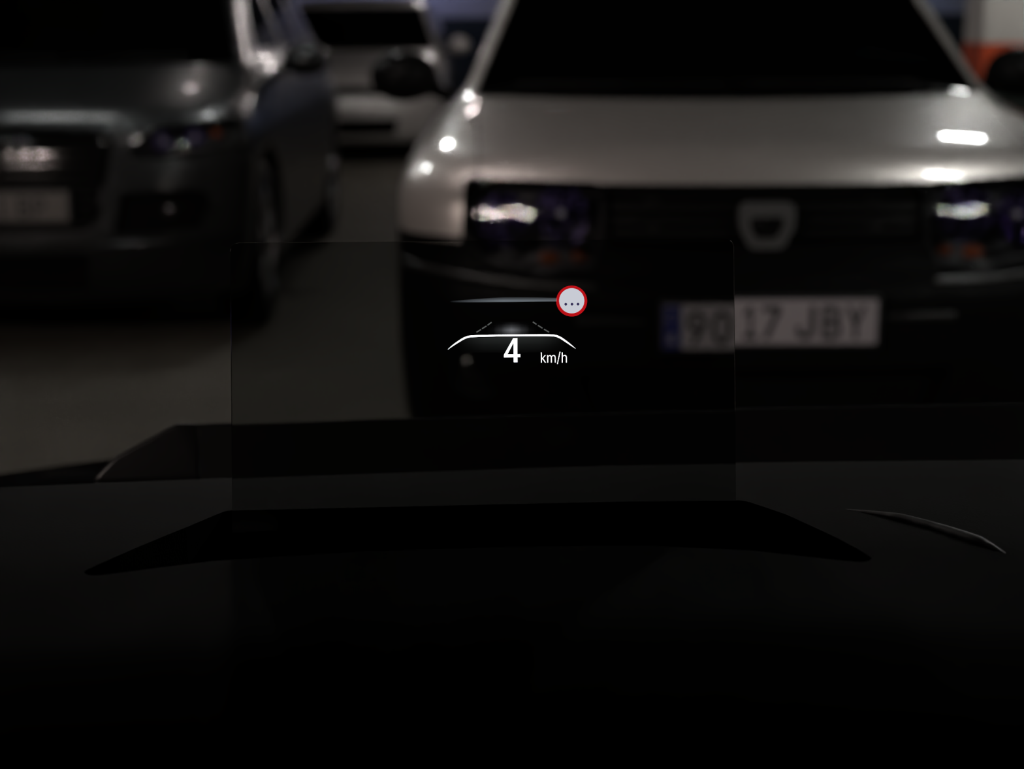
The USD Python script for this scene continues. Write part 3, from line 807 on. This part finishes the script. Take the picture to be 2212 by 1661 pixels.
cap2 = Manifold.batch_hull([Manifold.sphere(0.004, 10).translate(list(wpt(-0.2520, 1.0610))), Manifold.sphere(0.004, 10).translate(list(wpt(-0.2345, 1.0722))), Manifold.sphere(0.006, 10).translate(list(wpt(-0.2220, 1.042, 1.105)))])
part(wip, 'tip_cap', cap, 'satin_trim', 30)
part(wip, 'wiper_arm', Manifold.batch_hull([Manifold.sphere(0.011, 12).translate(list(wpt(0.30, 1.066, 1.13))), Manifold.sphere(0.014, 12).translate(list(wpt(0.68, 1.062, 1.14)))]), 'satin_trim', 30)
part(own, 'sun_visor', rbox(-0.10, 0.60, 1.56, 1.60, 1.42, 1.55, 0.015), 'upholstery') if False else None

# ------------------------------------------------------------------ dashboard
# height of the dashboard top along y: far edge under the windscreen, gentle crown, then the dark face towards the driver
DZ = curve([(0.38, 0.98), (0.46, 1.04), (0.52, 1.082), (0.58, 1.105), (0.63, 1.1125), (0.72, 1.1135), (0.78, 1.110), (0.84, 1.104), (0.90, 1.097), (0.95, 1.089), (0.985, 1.082), (1.0, 1.076)])
nx, ny = 73, 61
xs = np.linspace(OX - 0.75, OX + 0.75, nx)
rows = []
for x in xs:
    far = 1.0 - 0.035 * ((x - OX) / 0.74) ** 2
    ys = np.linspace(0.38, 1.0, ny)
    k = (ys - 0.38) / 0.62
    yy = 0.38 + k * (far - 0.38)
    zz = DZ(ys) - 0.006 * np.clip((OX - 0.25 - x) / 0.4, 0, 1)
    # binnacle hump in front of the driver
    zz = zz + 0.010 * np.exp(-((x - 0.0) / 0.16) ** 4) * np.exp(-((yy - 0.63) / 0.05) ** 2) * 0.5
    rows.append(np.stack([np.full(ny, x), yy, zz], 1))
G = np.array(rows)
B = G.copy()
B[..., 2] = 0.86
B[..., 1] = 0.45 + (G[..., 1] - 0.38) * 0.80
nv = nx * ny
V = np.vstack([G.reshape(-1, 3), B.reshape(-1, 3)])
Fq = []
for i in range(nx - 1):
    for j in range(ny - 1):
        a, b, c, d = i * ny + j, (i + 1) * ny + j, (i + 1) * ny + j + 1, i * ny + j + 1
        Fq += [(a, b, c, d), (a + nv, d + nv, c + nv, b + nv)]
for i in range(nx - 1):
    a, b = i * ny, (i + 1) * ny
    Fq += [(a, a + nv, b + nv, b)]
    a, b = i * ny + ny - 1, (i + 1) * ny + ny - 1
    Fq += [(a, b, b + nv, a + nv)]
for j in range(ny - 1):
    a, b = j, j + 1
    Fq += [(a, b, b + nv, a + nv)]
    a, b = (nx - 1) * ny + j, (nx - 1) * ny + j + 1
    Fq += [(a, a + nv, b + nv, b)]
Fq = np.array(Fq)
dash = man(trimesh.Trimesh(V, np.vstack([Fq[:, [0, 1, 2]], Fq[:, [0, 2, 3]]]), process=False))
well = rounded([(-0.152, 0.832), (0.122, 0.828), (0.138, 0.79), (0.160, 0.722), (0.166, 0.702), (0.150, 0.706), (0.11, 0.722), (0.06, 0.731), (0.0, 0.734), (-0.07, 0.732), (-0.14, 0.722), (-0.185, 0.706), (-0.200, 0.704), (-0.19, 0.726), (-0.165, 0.79)], 0.006)
dash = dash - prism_z(well, 1.045, 1.3)
db = thing('dashboard', 'dark soft plastic dashboard top with a black recess below the windscreen', 'dashboard', (0, 0, 0))
part(db, 'dashboard_top', dash, 'dash_plastic', 40)
part(db, 'recess_liner', prism_z(well, 1.042, 1.049, -0.0005), 'dark_void', False, label='black bottom of the display recess')


def dash_z(x, y):
    far = 1.0 - 0.035 * ((x - OX) / 0.74) ** 2
    k = (y - 0.38) / (far - 0.38)
    return float(DZ(0.38 + k * 0.62)) + 0.010 * math.exp(-((x) / 0.16) ** 4) * math.exp(-((y - 0.63) / 0.05) ** 2) * 0.5


ridge = [(0.17, 0.803), (0.195, 0.775), (0.212, 0.745), (0.226, 0.715)]
rr = PchipInterpolator(np.arange(len(ridge)), np.array(ridge))(np.linspace(0, len(ridge) - 1, 25))
part(db, 'bezel_ridge', tube([(x, y, dash_z(x, y) - 0.002) for x, y in rr], np.interp(np.linspace(0, 1, 25), [0, 0.3, 0.8, 1], [0.002, 0.005, 0.005, 0.002]), 10), 'ridge_trim', 40, label='raised ridge curving around the right of the recess')

# ------------------------------------------------------------------ head-up display: tinted combiner panel with lit graphics
PX = FOCUS / F_PX                                   # metres on the panel per pixel of the measured photograph
C0 = np.array([0.0, 0.82, 1.189])
hud = UsdGeom.Xform.Define(stage, '/World/head_up_display')
u_, v_ = rt0 * math.cos(0.001) , up0
n_ = -fwd
hud.AddTransformOp().Set(Gf.Matrix4d(*rt0, 0, *up0, 0, *n_, 0, *C0, 1))
hud = tag(hud.GetPrim(), 'clear tinted head-up display panel rising from the dashboard, showing 4 km/h', 'head-up display')


def emit_front(name, color, strength):
    """display light that leaves the front of the panel only."""
    mat(name, {'e': ('emission', {'color': color, 'strength': strength}), 't': ('transparent_bsdf', {}), 'g': ('geometry', {}), 'm': ('mix_closure', {})},
        [('g.backfacing', 'm.fac'), ('e.emission', 'm.closure1'), ('t.BSDF', 'm.closure2')], surface='m.closure')


emit_front('hud_white', (0.93, 0.95, 1.0), 1.6)
emit_front('hud_sign_face', (0.80, 0.83, 0.92), 0.72)
emit_front('hud_red', (0.62, 0.008, 0.012), 0.75)
emit_front('hud_dot', (0.10, 0.08, 0.26), 0.35)
emit_front('hud_dim', (0.80, 0.85, 0.82), 0.11)


def fade(name, color, strength, box_px, stops_x, stops_y):
    """a part of the display whose light falls off across it; box_px: its left, top, right, bottom on the panel."""
    (x0, y1), (x1, y0) = uv(box_px[0], box_px[1]), uv(box_px[2], box_px[3])
    nodes = {'t': ('texture_coordinate', {}), 's': ('separate_xyz', {}), 'mx': ('map_range', {'from_min': x0, 'from_max': x1, 'clamp': True}), 'my': ('map_range', {'from_min': y0, 'from_max': y1, 'clamp': True}),
             'rx': ('rgb_ramp', {'ramp': stops_x}), 'ry': ('rgb_ramp', {'ramp': stops_y}), 'm': ('math', {'math_type': 'multiply'}), 'm2': ('math', {'math_type': 'multiply', 'value2': strength}),
             'e': ('emission', {'color': color}), 'tr': ('transparent_bsdf', {}), 'a': ('add_closure', {}), 'gm': ('geometry', {}), 'bm': ('mix_closure', {})}
    mat(name, nodes, [('t.object', 's.vector'), ('s.x', 'mx.value'), ('s.y', 'my.value'), ('mx.result', 'rx.fac'), ('my.result', 'ry.fac'), ('rx.color', 'm.value1'), ('ry.color', 'm.value2'), ('m.value', 'm2.value1'),
                      ('m2.value', 'e.strength'), ('e.emission', 'a.closure1'), ('tr.BSDF', 'a.closure2'), ('gm.backfacing', 'bm.fac'), ('a.closure', 'bm.closure1'), ('tr.BSDF', 'bm.closure2')], surface='bm.closure')


def uv(px, py):
    return ((px - 1105) * PX, (755 - py) * PX)


g = lambda a: (a, a, a)
one = [(0, g(1)), (1, g(1))]
fade('hud_road', (0.72, 0.82, 0.92), 0.22, (972, 641, 1203, 653), [(0, g(0)), (0.15, g(0.3)), (0.5, g(1)), (1, g(0.75))], [(0, g(0)), (0.25, g(1)), (0.5, g(0.55)), (1, g(0))])
fade('hud_glow', (0.85, 0.88, 0.95), 0.17, (1050, 694, 1160, 723), [(0, g(0)), (0.15, g(0.02)), (0.3, g(0.2)), (0.5, g(1)), (0.7, g(0.2)), (0.85, g(0.02)), (1, g(0))], [(0, g(0.3)), (0.35, g(1)), (0.6, g(0.3)), (0.8, g(0.06)), (1, g(0))])
fade('hud_under', (0.85, 0.95, 0.92), 0.024, (985, 727, 1225, 764), [(0, g(0)), (0.25, g(0.8)), (0.5, g(1)), (0.75, g(0.8)), (1, g(0))], [(0, g(0)), (0.5, g(0.35)), (1, g(1))])
mat('combiner_glass', {'p': ('principled_bsdf', {'base_color': (0.56, 0.58, 0.57), 'roughness': 0.0, 'transmission_weight': 1.0, 'ior': 1.47})})


def uv(px, py):
    return ((px - 1105) * PX, (755 - py) * PX)


def flat(poly, z=0.0):
    v, f = trimesh.creation.triangulate_polygon(poly, engine='earcut')
    v = np.column_stack([v, np.full(len(v), z)])
    t = trimesh.Trimesh(v, f, process=False)
    if t.face_normals[0][2] < 0:
        t.invert()
    return t


def stroke(pts, widths):
    """ribbon polygon along measured pixel points with a width in pixels at each."""
    p = np.array(pts, float)
    q = PchipInterpolator(np.arange(len(p)), p)(np.linspace(0, len(p) - 1, 6 * len(p))) if len(p) > 3 else p
    w = np.interp(np.linspace(0, 1, len(q)), np.linspace(0, 1, len(widths)), widths)
    t = np.gradient(q, axis=0)
    t /= np.linalg.norm(t, axis=1)[:, None]
    nrm = np.stack([-t[:, 1], t[:, 0]], 1)
    a, b = q + nrm * w[:, None] / 2, q - nrm * w[:, None] / 2
    return Polygon([uv(*k) for k in a] + [uv(*k) for k in b[::-1]]).buffer(0)


# the panel: a clear wedge, thicker at its top, rounded upper corners
pl, pr_, ptop = (497 - 1105) * PX, (1588 - 1105) * PX, (755 - 519) * PX
outline = rounded([(pl, -0.105), (pr_, -0.105), (pr_, ptop), (pl, ptop)], 0.004)
panel = Manifold.extrude(cs(outline), 0.006).translate([0, 0, -0.0075])
ang = -0.45
cut = Manifold.cube([1, 1, 0.1]).translate([-0.5, -0.5, -0.1]).rotate([ang, 0, 0]).translate([0, 0, -0.0040])
panel = panel - cut
part(hud, 'combiner_panel', panel, 'combiner_glass', False, label='clear tinted wedge-shaped panel')
Z = 0.0
part(hud, 'road_line', flat(stroke([(972, 650.5), (1030, 649), (1100, 647), (1203, 648)], [3, 8, 11, 8]), Z), 'hud_road', False, label='faint line left of the round sign')
sg = part(hud, 'round_sign', flat(Point(*uv(1235.5, 651)).buffer(33.5 * PX, quad_segs=24), Z - 0.0006), 'hud_red', False, label='red ring of the round traffic sign')
part(sg, 'sign_face', flat(Point(*uv(1235.5, 650.5)).buffer(27.3 * PX, quad_segs=24), Z - 0.0002), 'hud_sign_face', False, label='pale round face of the sign')
for dx in (1222.5, 1236, 1249):
    part(sg, 'sign_dot', flat(Point(*uv(dx, 658)).buffer(2.9 * PX, quad_segs=6), Z + 0.0002), 'hud_dot', False)
for side, segs in (('left', [((1029, 717), (1039, 711)), ((1041, 709.5), (1051, 703.5)), ((1053, 702), (1062, 695.5))]), ('right', [((1151, 695.5), (1159, 701)), ((1162, 703), (1172, 709.5)), ((1175, 711.5), (1186, 718))])):
    for a, b in segs:
        part(hud, 'lane_dash', flat(stroke([a, b], [2.8, 2.8]), Z), 'hud_dim', False)
part(hud, 'horizon_glow', flat(Polygon([uv(x, y) for x, y in ((1050, 722.5), (1160, 722.5), (1160, 694), (1050, 694))]), Z), 'hud_glow', False, label='soft glow above the white arc')
part(hud, 'speed_arc', flat(stroke([(967, 754), (976, 746.5), (990, 737), (1003, 729.5), (1013, 726.3), (1030, 725.2), (1105, 724.2), (1185, 724.6), (1199, 725.8), (1209, 729.5), (1222, 738), (1234, 747), (1243, 754)], [0.6, 2.6, 4.0, 4.4, 4.4, 4.4, 4.4, 4.4, 4.4, 4.4, 4.0, 2.6, 0.6]), Z), 'hud_white', False, label='white flat arc over the speed figure')
part(hud, 'arc_shade', flat(Polygon([uv(x, y) for x, y in ((1000, 728), (1210, 728), (1222, 745), (1215, 762), (995, 762), (988, 745))]), Z - 0.0004), 'hud_under', False, label='dim haze of the display below the arc')
four = Polygon([uv(x, y) for x, y in ((1108.5, 730), (1117.5, 730), (1117.5, 765), (1123.6, 765), (1123.6, 772), (1117.5, 772), (1117.5, 782.5), (1109, 782.5), (1109, 772), (1088, 772), (1088, 766))],
               [[uv(x, y) for x, y in ((1109, 765), (1109, 740.5), (1096, 765))]])
part(hud, 'speed_figure', flat(four, Z + 0.0002), 'hud_white', False, label='white figure 4')
km = meshkit.text_mesh('km/h', 0.01, 0.0003, False)
v = np.array(km.vertices)
b0, b1 = v.min(0), v.max(0)
(t0x, t0y), (t1x, t1y) = uv(1167.5, 787), uv(1224, 760.5)
v[:, 0] = t0x + (v[:, 0] - b0[0]) / (b1[0] - b0[0]) * (t1x - t0x)
v[:, 1] = t0y + (v[:, 1] - b0[1]) / (b1[1] - b0[1]) * (t1y - t0y)
v[:, 2] += Z + 0.0002
front_faces = np.array(km.faces)[np.array(km.face_normals)[:, 2] > 0.9]
part(hud, 'unit_lettering', trimesh.Trimesh(v, front_faces, process=False), 'hud_white', False, label='white lettering km/h')
